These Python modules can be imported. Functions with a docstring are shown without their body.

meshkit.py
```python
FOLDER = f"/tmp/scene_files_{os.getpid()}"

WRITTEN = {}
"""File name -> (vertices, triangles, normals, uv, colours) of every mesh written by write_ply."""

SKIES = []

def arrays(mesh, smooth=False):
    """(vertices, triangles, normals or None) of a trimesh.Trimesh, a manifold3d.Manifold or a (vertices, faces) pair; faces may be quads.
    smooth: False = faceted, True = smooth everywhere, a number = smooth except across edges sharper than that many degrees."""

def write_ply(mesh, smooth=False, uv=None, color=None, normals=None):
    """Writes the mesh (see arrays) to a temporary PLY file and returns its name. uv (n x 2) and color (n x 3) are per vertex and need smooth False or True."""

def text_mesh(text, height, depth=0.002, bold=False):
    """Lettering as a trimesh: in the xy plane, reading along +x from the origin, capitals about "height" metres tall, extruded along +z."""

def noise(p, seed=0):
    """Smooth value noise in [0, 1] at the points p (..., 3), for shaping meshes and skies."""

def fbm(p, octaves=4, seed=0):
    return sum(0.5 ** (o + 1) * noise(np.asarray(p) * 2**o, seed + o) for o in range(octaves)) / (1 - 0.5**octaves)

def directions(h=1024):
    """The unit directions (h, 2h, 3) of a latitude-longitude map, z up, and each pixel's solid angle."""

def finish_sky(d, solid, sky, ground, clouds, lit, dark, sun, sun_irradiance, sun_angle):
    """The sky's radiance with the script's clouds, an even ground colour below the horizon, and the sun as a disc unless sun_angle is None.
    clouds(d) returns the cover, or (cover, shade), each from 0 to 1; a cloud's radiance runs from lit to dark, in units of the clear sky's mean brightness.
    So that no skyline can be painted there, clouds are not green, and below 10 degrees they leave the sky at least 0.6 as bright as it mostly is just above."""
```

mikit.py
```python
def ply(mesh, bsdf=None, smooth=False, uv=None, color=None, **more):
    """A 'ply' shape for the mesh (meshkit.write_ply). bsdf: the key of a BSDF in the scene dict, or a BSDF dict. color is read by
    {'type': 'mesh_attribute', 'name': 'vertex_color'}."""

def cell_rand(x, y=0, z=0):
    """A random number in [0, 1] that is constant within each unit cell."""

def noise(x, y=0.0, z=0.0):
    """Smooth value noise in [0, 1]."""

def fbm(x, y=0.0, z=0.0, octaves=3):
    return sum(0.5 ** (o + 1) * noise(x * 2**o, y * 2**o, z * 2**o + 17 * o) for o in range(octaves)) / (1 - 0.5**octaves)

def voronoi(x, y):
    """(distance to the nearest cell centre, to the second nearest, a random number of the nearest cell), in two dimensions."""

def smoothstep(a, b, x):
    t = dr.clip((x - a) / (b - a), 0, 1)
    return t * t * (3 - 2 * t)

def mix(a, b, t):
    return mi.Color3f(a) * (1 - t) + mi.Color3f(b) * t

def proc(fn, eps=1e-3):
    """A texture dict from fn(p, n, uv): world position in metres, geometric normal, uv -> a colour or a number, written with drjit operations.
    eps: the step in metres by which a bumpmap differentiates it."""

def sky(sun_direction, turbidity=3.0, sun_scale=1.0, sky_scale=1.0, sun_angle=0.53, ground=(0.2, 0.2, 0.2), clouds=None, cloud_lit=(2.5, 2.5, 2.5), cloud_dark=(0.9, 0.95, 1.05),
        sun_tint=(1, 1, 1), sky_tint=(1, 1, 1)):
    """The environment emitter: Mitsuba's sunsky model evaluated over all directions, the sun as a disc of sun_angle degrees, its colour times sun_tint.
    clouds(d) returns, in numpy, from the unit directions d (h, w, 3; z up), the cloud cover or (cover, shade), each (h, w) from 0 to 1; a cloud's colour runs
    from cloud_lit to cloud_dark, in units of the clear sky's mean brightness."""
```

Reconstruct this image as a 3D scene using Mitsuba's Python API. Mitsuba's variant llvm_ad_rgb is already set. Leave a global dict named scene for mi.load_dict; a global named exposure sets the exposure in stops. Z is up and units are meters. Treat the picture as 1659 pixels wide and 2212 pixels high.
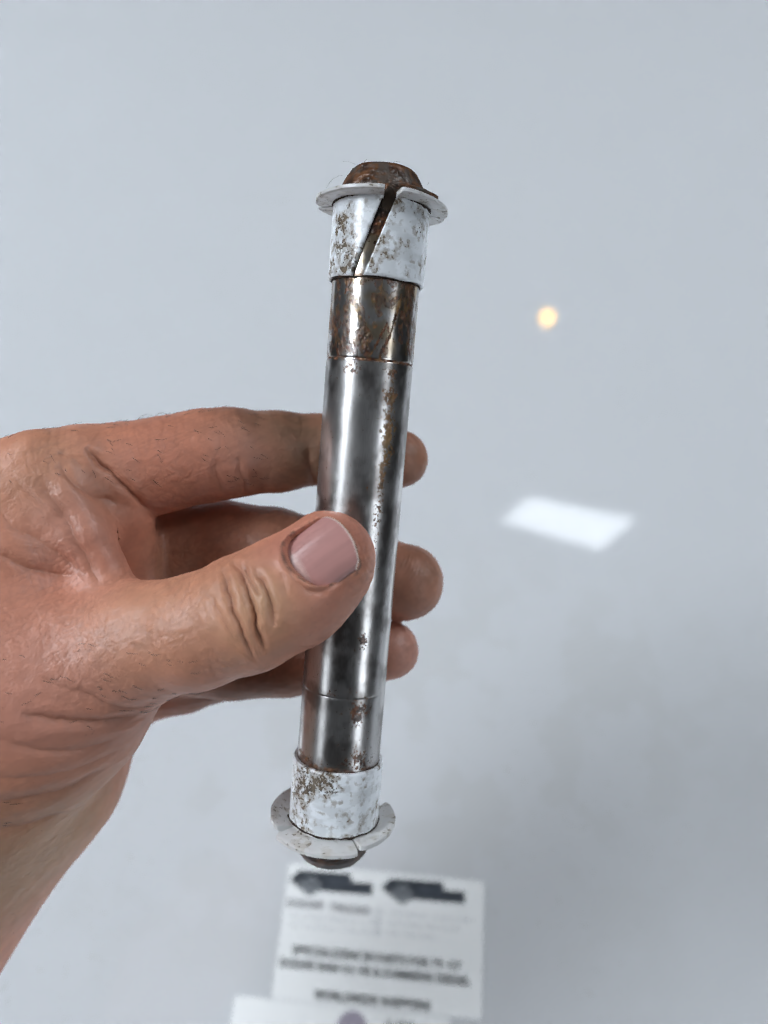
import math, random
import numpy as np
import trimesh
import drjit as dr
import mitsuba as mi
import mikit, meshkit
from mikit import noise, fbm, voronoi, cell_rand, smoothstep, mix

scene, labels = {}, {}
T = mi.ScalarTransform4f
rng = np.random.default_rng(7)

# ------------------------------------------------------------------ camera
CAM_H = 0.382                                   # metres above the table
PITCH = math.radians(58)                        # looking down
FWD = np.array([0, math.cos(PITCH), -math.sin(PITCH)])
UP = np.array([0, math.sin(PITCH), math.cos(PITCH)])
CAM = np.array([0, 0, CAM_H])
exposure = 0.52
scene['camera'] = {
    'type': 'thinlens', 'to_world': T().look_at(origin=CAM.tolist(), target=(CAM + FWD).tolist(), up=UP.tolist()),
    'fov': 2 * math.degrees(math.atan(1106 / 1700)), 'fov_axis': 'y', 'near_clip': 0.01, 'far_clip': 50.0,
    'aperture_radius': 0.0016, 'focus_distance': 0.158,
    'film': {'type': 'hdrfilm', 'width': 768, 'height': 1024}, 'sampler': {'type': 'independent', 'sample_count': 64}}

# holding frame: millimetres, x right, y along the raised pin, z out of the palm; its origin is 167 mm in front of the lens
HOLD_O = CAM + FWD * 0.167
HOLD = np.eye(4)
HOLD[:3, 0] = np.array([1, 0, 0]) * 0.001
HOLD[:3, 1] = UP * 0.001
HOLD[:3, 2] = -FWD * 0.001
HOLD[:3, 3] = HOLD_O
HOLD_T = T(HOLD.tolist())


def put(key, mesh, bsdf, to_world=None, smooth=True, label=None, cat=None, kind=None, group=None, **more):
    d = mikit.ply(mesh, bsdf, smooth=smooth, **more)
    if to_world is not None:
        d['to_world'] = to_world
    scene[key] = d
    note(key, label, cat, kind, group)


def note(key, label=None, cat=None, kind=None, group=None):
    e = {k: v for k, v in (('label', label), ('category', cat), ('kind', kind), ('group', group)) if v}
    if e:
        labels[key] = e


# ------------------------------------------------------------------ lamps
def box(sx, sy, sz, at=(0, 0, 0)):
    m = trimesh.creation.box((sx, sy, sz))
    m.apply_translation(at)
    return m


def frame_of(centre, normal, along):
    n = np.asarray(normal, float) / np.linalg.norm(normal)
    x = np.asarray(along, float) - n * (n @ np.asarray(along, float))
    x /= np.linalg.norm(x)
    m = np.eye(4)
    m[:3, 0], m[:3, 1], m[:3, 2], m[:3, 3] = x, np.cross(n, x), n, centre
    return T(m.tolist())


def panel_lamp(key, centre, normal, along, length, width, radiance, label, group=None):
    """A flat LED fixture: a tray with a lip and a glowing diffuser that faces along its normal."""
    tw = frame_of(centre, normal, along)
    lip = 0.02
    tray = trimesh.util.concatenate([box(length + 2 * lip, width + 2 * lip, 0.03, (0, 0, -0.02)),
                                     box(length + 2 * lip, lip, 0.03, (0, width / 2 + lip / 2, 0.01)),
                                     box(length + 2 * lip, lip, 0.03, (0, -width / 2 - lip / 2, 0.01)),
                                     box(lip, width, 0.03, (length / 2 + lip / 2, 0, 0.01)),
                                     box(lip, width, 0.03, (-length / 2 - lip / 2, 0, 0.01))])
    put(key + '__frame', tray, 'lamp_white', tw, smooth=False)
    d = mikit.ply((np.array([[-length / 2, -width / 2, 0], [length / 2, -width / 2, 0], [length / 2, width / 2, 0], [-length / 2, width / 2, 0]]),
                   np.array([[0, 1, 2], [0, 2, 3]])), 'lamp_white', smooth=False)
    d['to_world'] = tw
    d['emitter'] = {'type': 'area', 'radiance': {'type': 'rgb', 'value': list(radiance)}}
    scene[key + '__diffuser'] = d
    note(key, label, 'lamp', None, group)


def direction(az, el):
    a, e = math.radians(az), math.radians(el)
    return np.array([math.sin(a) * math.cos(e), math.cos(a) * math.cos(e), math.sin(e)])


scene['lamp_white'] = {'type': 'twosided', 'bsdf': {'type': 'diffuse', 'reflectance': {'type': 'rgb', 'value': [.75, .75, .75]}}}
COOL = np.array([0.93, 1.0, 1.08])
# a tilted strip light that mirrors in the table right of the pin
STRIP = np.array([[.587, 1.726, 2.271], [.793, 1.227, 1.663], [.658, 1.155, 1.701], [.473, 1.62, 2.32]])
sl, sw = STRIP[1] + STRIP[2] - STRIP[0] - STRIP[3], STRIP[0] + STRIP[1] - STRIP[2] - STRIP[3]
sn = np.cross(sl, sw)
sn = sn * (-1 if sn[2] > 0 else 1)
panel_lamp('strip_light', STRIP.mean(0), sn, sl, np.linalg.norm(sl) / 2, np.linalg.norm(sw) / 2, 6.5 * COOL,
           'white strip light mirrored in the table right of the middle fingertip')
# ceiling panels: the main one over the left side, a weaker one ahead of it, an added fill panel on the right
panel_lamp('ceiling_panel', (-1.95, -0.05, 2.05), (0.4, 0, -1), (0, 1, 0), 1.2, 0.7, 14.5 * COOL,
           'white ceiling panel over the left side, the main light on the hand')
panel_lamp('ceiling_panel_001', (-1.75, 1.1, 2.05), (0, 0, -1), (0, 1, 0), 1.2, 0.6, 6.0 * COOL,
           'white ceiling panel ahead on the far left, dimmer than the main one')
panel_lamp('ceiling_panel_002', (1.95, 0.95, 2.05), (0, 0, -1), (0, 1, 0), 1.2, 0.6, 13.0 * COOL,  # added source, lifts the cards and lower table
           'white fill panel added ahead on the right to brighten the cards')
# two wide frosted light panels behind, left and right: they draw the two bright stripes down the steel
panel_lamp('frosted_panel', (-2.75, -1.3, 2.0), (0.9, 0.4, -.8), (1.35, 1.6, 0), 3.2, 0.95, 1.3 * COOL,
           'wide frosted light panel on the left that draws the left stripe on the pin')
panel_lamp('frosted_panel_001', (3.0, -2.0, 1.9), (-0.9, 0.6, -.6), (-1.25, 1.75, 0), 3.8, 1.15, 2.0 * COOL,
           'wide frosted light panel on the right that draws the right stripe on the pin')
# the warm round bulb mirrored above it
bulb = trimesh.creation.icosphere(subdivisions=3, radius=0.025)
d = mikit.ply(bulb, 'lamp_white', smooth=True)
d['to_world'] = T().translate([0.69, 2.46, 2.0])
d['emitter'] = {'type': 'area', 'radiance': {'type': 'rgb', 'value': [34.0, 17.0, 0.4]}}
scene['round_bulb__globe'] = d
socket = trimesh.creation.revolve(np.array([[0, 0.022], [0.018, 0.022], [0.024, 0.06], [0.03, 0.065], [0.03, 0.11], [0, 0.112]]), sections=40)
put('round_bulb__socket', socket, 'lamp_white', T().translate([0.69, 2.46, 2.013]), smooth=30)
note('round_bulb', 'warm yellow round bulb mirrored in the table as a small glowing dot', 'lamp')


# ------------------------------------------------------------------ table
def table_rough(p, n, uv):
    return 0.022 + 0.012 * fbm(p.x * 14, p.y * 14, 1.0)


def table_col(p, n, uv):
    where = dr.exp(-dr.square((p.x + .02) / .16) - dr.square((p.y - .10) / .10)) + .8 * dr.exp(-dr.square((p.x - .09) / .07) - dr.square((p.y - .13) / .06))
    s = smoothstep(0.46, 0.66, fbm(p.x * 60 + 3, p.y * 60 + 1, 0.0, 4)) * dr.clip(where, .04, 1) * .6
    s = dr.maximum(s, smoothstep(.86, .9, noise(p.x * 420, p.y * 420, 3.0)) * smoothstep(.5, .7, fbm(p.x * 12, p.y * 12, 5.0, 2)) * .8)
    return mix((.595, .61, .625), (.55, .56, .56), s)


scene['table_white'] = {'type': 'principled', 'base_color': mikit.proc(table_col), 'roughness': mikit.proc(table_rough), 'specular': 0.5}
tb = box(1.06, 1.5, 0.03, (.02, .22, -0.015))
put('tabletop', tb, 'table_white', smooth=False, label='glossy white tabletop with faint grey smudges below the hand', kind='structure')
scene['ceiling_paint'] = {'type': 'twosided', 'bsdf': {'type': 'diffuse', 'reflectance': {'type': 'rgb', 'value': [.45, .45, .45]}}}
put('ceiling', box(9, 9, .05, (0, 0, 2.45)), 'ceiling_paint', smooth=False, label='unseen pale grey ceiling added above the lamps for soft fill', kind='structure')  # out of view, added for soft fill and steel reflections

# ------------------------------------------------------------------ cards on the table
scene['card_paper'] = {'type': 'twosided', 'bsdf': {'type': 'principled', 'base_color': {'type': 'rgb', 'value': [.86, .87, .86]}, 'roughness': .55}}


def ink(name, c):
    scene[name] = {'type': 'twosided', 'bsdf': {'type': 'principled', 'base_color': {'type': 'rgb', 'value': list(c)}, 'roughness': .5}}


ink('ink_dark', (.022, .03, .04)); ink('ink_text', (.03, .033, .033)); ink('ink_grey', (.17, .17, .18)); ink('ink_pale', (.36, .38, .40)); ink('ink_purple', (.34, .31, .37)); ink('ink_blue', (.11, .13, .16))
CA = math.radians(-5.03)
CARD = T().translate([-0.0434, 0.0146, 0.0]).rotate([0, 0, 1], math.degrees(CA)).scale(0.001)


def card_slab(x0, y0, x1, y1, z0, z1, r=1.5):
    from shapely.geometry import box as sbox
    s = sbox(x0 + r, y0 + r, x1 - r, y1 - r).buffer(r, quad_segs=6)
    m = trimesh.creation.extrude_polygon(s, z1 - z0, engine='earcut')
    m.apply_translation([0, 0, z0])
    return m


def flat(points, z, h=.06):
    from shapely.geometry import Polygon
    m = trimesh.creation.extrude_polygon(Polygon(points), h, engine='earcut')
    m.apply_translation([0, 0, z])
    return m


def words(text, x0, x1, y, height, z, bold=True):
    m = meshkit.text_mesh(text, height, 0.05, bold=bold)
    lo, hi = m.bounds[0], m.bounds[1]
    m.apply_translation([-lo[0], 0, 0])
    m.apply_scale([(x1 - x0) / (hi[0] - lo[0]), 1, 1])
    m.apply_translation([x0, y, z])
    if bold:                                     # heavy capitals
        more = [m.copy().apply_translation([dx, dy, .008 * k]) for k, (dx, dy) in enumerate(((.14, 0), (-.14, 0), (0, .14), (0, -.14)), 1)]
        m = trimesh.util.concatenate([m] + more)
    return m


def strokes(x0, x1, y, h, z, seed):
    """A line of print too small and blurred to read: a row of short dashes of letter height."""
    r = random.Random(seed)
    x, ms = x0, []
    while x < x1:
        w = r.uniform(.5, 1.0)
        if r.random() > .14:
            k = r.uniform(.25, .45)
            ms.append(box(w * .8, h * k, .05, (x + w / 2, y + h * r.uniform(.2, .7), z + .025)))
            ms.append(box(.22, h, .05, (x + w * .3, y + h / 2, z + .026)))
        x += w + .15
    return trimesh.util.concatenate(ms)


put('business_card_001__sheet', card_slab(-17, -66, 72, -13.2, 0.0, 0.4), 'card_paper', CARD, smooth=False)
put('business_card__sheet', card_slab(-2.2, -12.9, 84.6, 38.6, 0.45, 0.85), 'card_paper', CARD, smooth=False)
note('business_card', 'white business card with two dark arrow logos and two lines of capitals', 'business card')
note('business_card_001', 'white business card at the bottom edge with a purple round print', 'business card')
Z1 = 0.87
for k, (ox, oy) in enumerate(((0, 0), (40.7, 0.2))):
    key = 'business_card__logo' + ('' if k == 0 else '_001')
    shape = [(-1.2, 32.0), (2.6, 36.2), (25.6, 36.6), (26.4, 33.4), (35.6, 33.6), (35.6, 28.9), (12.2, 28.7), (8.4, 26.2), (4.6, 28.6)]
    put(key, flat([(x + ox, y + oy) for x, y in shape], Z1), 'ink_dark', CARD, smooth=False)
    emb = [flat([(x + ox, y + oy) for x, y in s], Z1 + .07, .03) for s in (
        [(3.4, 31.6), (8.4, 27.4), (13.2, 31.4), (12.0, 31.8), (8.4, 28.8), (4.6, 32.0)], [(6.0, 33.8), (8.4, 30.6), (10.8, 33.6), (9.9, 33.9), (8.4, 31.9), (6.9, 34.0)])]
    put(key + '__emblem', trimesh.util.concatenate(emb), 'ink_pale', CARD, smooth=False)
    put(key + '__lettering', trimesh.util.concatenate([strokes(14.5 + ox, 25 + ox, 32.0 + oy, 2.2, Z1 + .07, 3 + k), strokes(14.5 + ox, 34.5 + ox, 29.7 + oy, 1.3, Z1 + .07, 9 + k)]), 'ink_blue', CARD, smooth=False)
put('business_card__text_line', words('DODGE', -0.7, 15, 21.6, 2.7, Z1), 'ink_grey', CARD, smooth=False)
put('business_card__text_line_001', words('TRUCKS', 18, 35.2, 21.3, 2.7, Z1), 'ink_grey', CARD, smooth=False)
put('business_card__text_line_002', words('SPECIALIZING IN PARTS FOR 79-07', 4.2, 75.4, 3.9, 3.0, Z1), 'ink_text', CARD, smooth=False)
put('business_card__text_line_003', words('DODGE RAM V6 V8 & CUMMINS DIESEL', -0.3, 79.8, -1.3, 3.0, Z1), 'ink_text', CARD, smooth=False)
put('business_card__text_line_004', words('WORLDWIDE SHIPPING', 15.6, 63.6, -11.4, 3.0, Z1), 'ink_text', CARD, smooth=False)
for k, (x0, x1, y, s) in enumerate(((1.5, 34.5, 17.6, 1), (1.5, 34.8, 13.9, 2), (43, 80.5, 22.2, 3), (43, 75, 18.4, 4), (43, 64, 14.6, 5))):
    put('business_card__small_print' + ('' if k == 0 else f'_{k:03d}'), strokes(x0, x1, y, 1.1, Z1, s), 'ink_pale', CARD, smooth=False)
for k, y in enumerate((22.4, 18.6, 14.8)):
    ic = trimesh.creation.annulus(.8, 1.35, .05, sections=24)
    ic.apply_translation([39.2, y, Z1 + .03])
    put('business_card__icon' + ('' if k == 0 else f'_{k:03d}'), ic, 'ink_pale', CARD, smooth=False)
put('business_card__divider', box(.25, 11, .05, (36.4, 18, Z1 + .03)), 'ink_pale', CARD, smooth=False)
seal = trimesh.creation.cylinder(6.2, .05, sections=48)
seal.apply_translation([32.3, -20.4, .45])
put('business_card_001__round_seal', seal, 'ink_purple', CARD, smooth=False)
put('business_card_001__text_line', strokes(46.0, 57.5, -19.5, 4.2, .43, 21), 'ink_text', CARD, smooth=False)

# ------------------------------------------------------------------ the steel pin with its white bushings
PA = np.array([.083, 1, .114]); PA /= np.linalg.norm(PA)
PN = np.array([0, 0, 1.]) - PA * PA[2]; PN /= np.linalg.norm(PN)
PR = np.cross(PA, PN)
PO = np.array([-5.55, 0, 0])


def pin_point(s, phi, r):
    """s mm along the pin, phi round it (0 faces out of the palm), r mm from its axis."""
    s, phi, r = (np.asarray(a, float)[..., None] for a in (s, phi, r))
    return PO + PA * s + r * (PN * np.cos(phi) + PR * np.sin(phi))


def grid_faces(nu, nv):
    i, j = np.meshgrid(np.arange(nu - 1), np.arange(nv - 1), indexing='ij')
    a = (i * nv + j).ravel()
    return np.stack([a, a + nv, a + nv + 1, a + 1], 1)


def lathe(profile, nphi=180, ns=1, wob=0.0, seed=0):
    """Turned part: profile of (s, r), densified; uv = (mm round the front, mm along)."""
    prof = np.asarray(profile, float)
    seg = np.r_[0, np.cumsum(np.hypot(*np.diff(prof, axis=0).T))]
    t = np.unique(np.r_[seg, np.arange(0, seg[-1], ns)])
    s, r = np.interp(t, seg, prof[:, 0]), np.interp(t, seg, prof[:, 1])
    phi = np.linspace(-np.pi, np.pi, nphi + 1)
    PH, S = np.meshgrid(phi, s, indexing='ij')
    R = np.broadcast_to(r, PH.shape).copy()
    if wob:
        q = np.stack([np.cos(PH) * R * .45, np.sin(PH) * R * .45, S * .45], -1)
        R = R + wob * (meshkit.fbm(q, 4, seed) - .5) * (R > 1)
    v = pin_point(S, PH, R).reshape(-1, 3)
    uv = np.stack([PH / (2 * np.pi) + .5, S / 200 + .5], -1).reshape(-1, 2)
    f = grid_faces(nphi + 1, len(s))
    return (v, f[:, [0, 3, 2, 1]] if False else f), uv


def pin_uv(uv):
    """(degrees round from the front, mm along)"""
    ph = (uv.x - .5) * 360.0
    return ph - 360.0 * dr.round(ph / 360.0), (uv.y - .5) * 200.0


def blob(ph, s, cp, cs, rp, rs):
    return dr.exp(-(dr.square((ph - cp) / rp) + dr.square((s - cs) / rs)))


def stroke(a, s, pts, half):
    """1 on a line through (degrees, mm) points, falling to 0 at half mm from it."""
    d = mi.Float(99)
    for (p0, s0), (p1, s1) in zip(pts[:-1], pts[1:]):
        x0, x1 = p0 * .157, p1 * .157
        dx, dy = x1 - x0, s1 - s0
        t = dr.clip(((a - x0) * dx + (s - s0) * dy) / (dx * dx + dy * dy), 0, 1)
        d = dr.minimum(d, dr.sqrt(dr.square(a - x0 - t * dx) + dr.square(s - s0 - t * dy)))
    return smoothstep(half, half * .45, d)


def slot_black(ph, s):
    """Black along the left wall of the upper bushing's slot, wider towards the flange."""
    t = (s - 47.2) / 15.4
    d = ph - (-21.5 + 32 * t)
    return smoothstep(-4.5 + 6 * dr.clip(t - .5, 0, 1), -8.5 + 8 * dr.clip(t - .5, 0, 1), d) * smoothstep(46.8, 47.6, s) * smoothstep(-16, -12, d)


def rust_cover(p, n, uv):
    ph, s = pin_uv(uv)
    a = ph * 0.157                               # mm round the shaft
    n1 = fbm(a * .9 + 11, s * .9, 2.0, 4) - .5
    n2 = fbm(a * 2.6 + 5, s * 2.6, 7.0, 3) - .5
    n3 = fbm(a * .4 + 2, s * .4, 4.0, 3) - .5
    # stained band under the upper bushing
    w = blob(ph, s, -22, 41.5, 9, 2.2) + .9 * blob(ph, s, -10, 37.5, 6, 2.4) + blob(ph, s, 20, 43.5, 16, 1.8) + 1.1 * blob(ph, s, 52, 40.5, 9, 4) + 1.1 * blob(ph, s, -24, 33.4, 14, 1.8) \
        + .9 * blob(ph, s, -4, 33.2, 7, 2.6) + .9 * blob(ph, s, -68, 39, 20, 6) + .9 * blob(ph, s, -34, 38.5, 5, 3) + .7 * blob(ph, s, 60, 34.5, 8, 1.6) + .7 * blob(ph, s, 110, 39, 40, 7) + .6 * blob(ph, s, 0, 46.2, 90, .9)
    n4 = fbm(a * .75 + s * .25 + 3, s * .42 + 8, 6.0, 3) - .5      # drips that lean with the slot
    fld = n4 * .8 + n1 * .35 + n2 * .12 + .36 * dr.minimum(w, 1.0) - .15
    top = dr.maximum(dr.maximum(smoothstep(-.02, .05, fld) * .42, smoothstep(.045, .012, dr.abs(fld - .02 - .05 * n2)) * .9), smoothstep(.12, .22, fld + .3 * n2) * .92)
    top = top * smoothstep(30.2, 31.6, s + 1.2 * n1)
    head = dr.maximum(smoothstep(53.5, 56.5, s + 4 * n1), smoothstep(46.4, 47.1, s + 1.0 * n1) * smoothstep(48.4, 47.4, s) * .9)
    wa, ws = a + .8 * n2, s + .8 * n1
    lines = dr.maximum(stroke(wa, ws, ((20, 38.6), (11, 35.5), (3, 32.4)), .28), stroke(wa, ws, ((37, 44.2), (31, 39.5), (24, 36.0), (16, 33.0), (14, 31.6)), .42))
    lines = dr.maximum(lines, stroke(wa, ws, ((-30, 46.4), (-40, 43.8)), .3))
    ring = smoothstep(.42, .12, dr.abs(s - 31.3 - .5 * n1)) * smoothstep(-.10, .04, n3 + .12 * smoothstep(-5, 25, ph))
    streak = blob(ph, s, 34, 17, 10, 6.5) + .75 * blob(ph, s, 30, 8.5, 6, 3.2) + .6 * blob(ph, s, 28, 1, 6, 6) + .6 * blob(ph, s, 32, 25, 12, 2.2) + .75 * blob(ph, s, 33, 29.3, 9, 1.2)
    spots = blob(ph, s, 22, -25.5, 9, 1.6) + blob(ph, s, 25, -41.0, 15, 3.0) + .9 * blob(ph, s, 32, -51.5, 24, 2.2) + .8 * blob(ph, s, -60, -52.5, 30, 1.2) + .7 * blob(ph, s, -22, 29.3, 14, 1.5) + .5 * blob(ph, s, -18, -37, 5, .8)
    pits = smoothstep(.0, .15, n2 * .8 + n1 * .4 + .50 * dr.minimum(streak + spots, 1.0) - .23) * .92
    low = smoothstep(-52.6, -54.2, s + 2.2 * n1)
    return dr.clip(dr.maximum(dr.maximum(dr.maximum(top * .95, ring), dr.maximum(lines, head)), dr.maximum(pits, low)) + slot_black(ph, s), 0, 1)


def rust_col(p, n, uv):
    ph, s = pin_uv(uv)
    a = ph * 0.157
    k = fbm(a * 1.7 + 3, s * 1.7, 9.0, 3)
    c = mix((.04, .018, .011), (.15, .056, .024), smoothstep(.35, .65, k))
    gold = smoothstep(.5, .66, fbm(a * 1.4 + 31, s * 1.4, 5.0, 3)) * (.35 + blob(ph, s, -14, 41, 16, 4) + .8 * blob(ph, s, 24, 43, 16, 3)) + .8 * blob(ph, s, 34, 15, 20, 10)
    c = mix(c, (.36, .23, .085), dr.clip(gold, 0, 1) * .5)
    return mix(c, (.012, .008, .006), dr.clip(smoothstep(57.5, 60.0, s) + smoothstep(-53.2, -54.2, s) * .7 + slot_black(ph, s), 0, 1))


def rust_metal(p, n, uv):
    ph, s = pin_uv(uv)
    return .15 + .35 * dr.clip(blob(ph, s, -12, 41, 18, 4) + blob(ph, s, 24, 43, 16, 3) + .7 * blob(ph, s, 34, 15, 16, 9), 0, 1)


def steel_col(p, n, uv):
    ph, s = pin_uv(uv)
    a = ph * 0.157
    k = fbm(a * .25, s * .18, 3.0, 4)
    fine = fbm(a * 9, s * .8, 6.0, 2)
    c = mix((.27, .255, .245), (.59, .58, .57), smoothstep(.32, .6, k)) * (.9 + .2 * fine)
    straw = smoothstep(28, 36, s) * smoothstep(.35, .7, fbm(a * .3 + 7, s * .3, 1.0, 3))
    return mix(c, (.50, .38, .22), straw * .7)


def steel_rough(p, n, uv):
    ph, s = pin_uv(uv)
    a = ph * 0.157
    return .20 + .14 * fbm(a * .5 + 4, s * .5, 8.0, 4) - .08 * smoothstep(30.5, 31.5, s)


def steel_bump(p, n, uv):
    ph, s = pin_uv(uv)
    a = ph * 0.157
    ring = noise(a * .3, s * 9.0, 1.0) * .35 + noise(a * .15 + 40, s * 22.0, 2.0) * .2
    diag = smoothstep(.72, .9, noise((a + s * .6) * .5, (s - a * .6) * 6.0, 3.0)) * smoothstep(.5, .62, fbm(a * .25 + 60, s * .2, 2.0, 2))
    return ring + diag * .8


def rust_bump(p, n, uv):
    ph, s = pin_uv(uv)
    a = ph * 0.157
    return fbm(a * 2.4, s * 2.4, 0.0, 4)


scene['steel'] = {'type': 'blendbsdf', 'weight': mikit.proc(rust_cover),
                  'a': {'type': 'bumpmap', 'arbitrary': mikit.proc(steel_bump, 2e-4), 'scale': 0.000012,
                        'bsdf': {'type': 'principled', 'base_color': mikit.proc(steel_col), 'metallic': .92, 'roughness': mikit.proc(steel_rough), 'anisotropic': 0.0}},
                  'b': {'type': 'bumpmap', 'arbitrary': mikit.proc(rust_bump, 2e-4), 'scale': 0.0004,
                        'bsdf': {'type': 'principled', 'base_color': mikit.proc(rust_col), 'metallic': mikit.proc(rust_metal), 'roughness': .36, 'specular': .5}}}


def crust_col(p, n, uv):
    q = p * 1000.0
    k = fbm(q.x * .55, q.y * .55, q.z * .55, 4)
    c = mix((.038, .019, .011), (.135, .058, .025), smoothstep(.3, .6, k))
    grey = smoothstep(.5, .62, fbm(q.x * .4 + 9, q.y * .4, q.z * .4 + 3, 4))
    return mix(c, (.075, .062, .052), grey * .85)


def crust_bump(p, n, uv):
    q = p * 1000.0
    return fbm(q.x * 1.6, q.y * 1.6, q.z * 1.6, 4)


scene['crust'] = {'type': 'bumpmap', 'arbitrary': mikit.proc(crust_bump, 2e-4), 'scale': 0.0006,
                  'bsdf': {'type': 'principled', 'base_color': mikit.proc(crust_col), 'metallic': .1, 'roughness': .38, 'specular': .5}}

def shaded_crust_col(p, n, uv):
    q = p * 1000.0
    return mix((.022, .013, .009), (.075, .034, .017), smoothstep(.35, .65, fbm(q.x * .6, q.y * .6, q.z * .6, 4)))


scene['shaded_crust'] = {'type': 'bumpmap', 'arbitrary': mikit.proc(crust_bump, 2e-4), 'scale': 0.0004,  # shade of the bottom end put into a darker crust colour
                       'bsdf': {'type': 'principled', 'base_color': mikit.proc(shaded_crust_col), 'roughness': .36, 'specular': .5}}

PIN = 'bushed_pin'
note(PIN, 'worn steel pin with rusty ends and two white plastic bushings, held in the hand', 'pin')
m, uv = lathe([(-62, 9.0), (-38.2, 9.0), (-38.0, 8.93), (-37.8, 9.0), (31.0, 9.0), (31.2, 8.86), (31.5, 8.86), (31.7, 8.97), (60, 8.97)], nphi=240, ns=.5)
put(PIN + '__shaft', m, 'steel', HOLD_T, uv=uv)
m, uv = lathe([(58, 8.9), (64.2, 8.95), (65.1, 8.8), (67.5, 7.6), (68.9, 6.75), (69.5, 6.1), (69.75, 5.2), (69.75, 0)], nphi=180, ns=.35, wob=.38, seed=3)
put(PIN + '__rusty_end', m, 'crust', HOLD_T, label='rusty domed top end')
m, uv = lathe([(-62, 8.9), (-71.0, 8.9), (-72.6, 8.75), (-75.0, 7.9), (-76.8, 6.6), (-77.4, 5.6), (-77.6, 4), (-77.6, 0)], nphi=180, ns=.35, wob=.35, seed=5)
put(PIN + '__rusty_end_001', (m[0], m[1][:, ::-1]), 'shaded_crust', HOLD_T, label='rusty bottom end, painted darker for shade')


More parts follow.
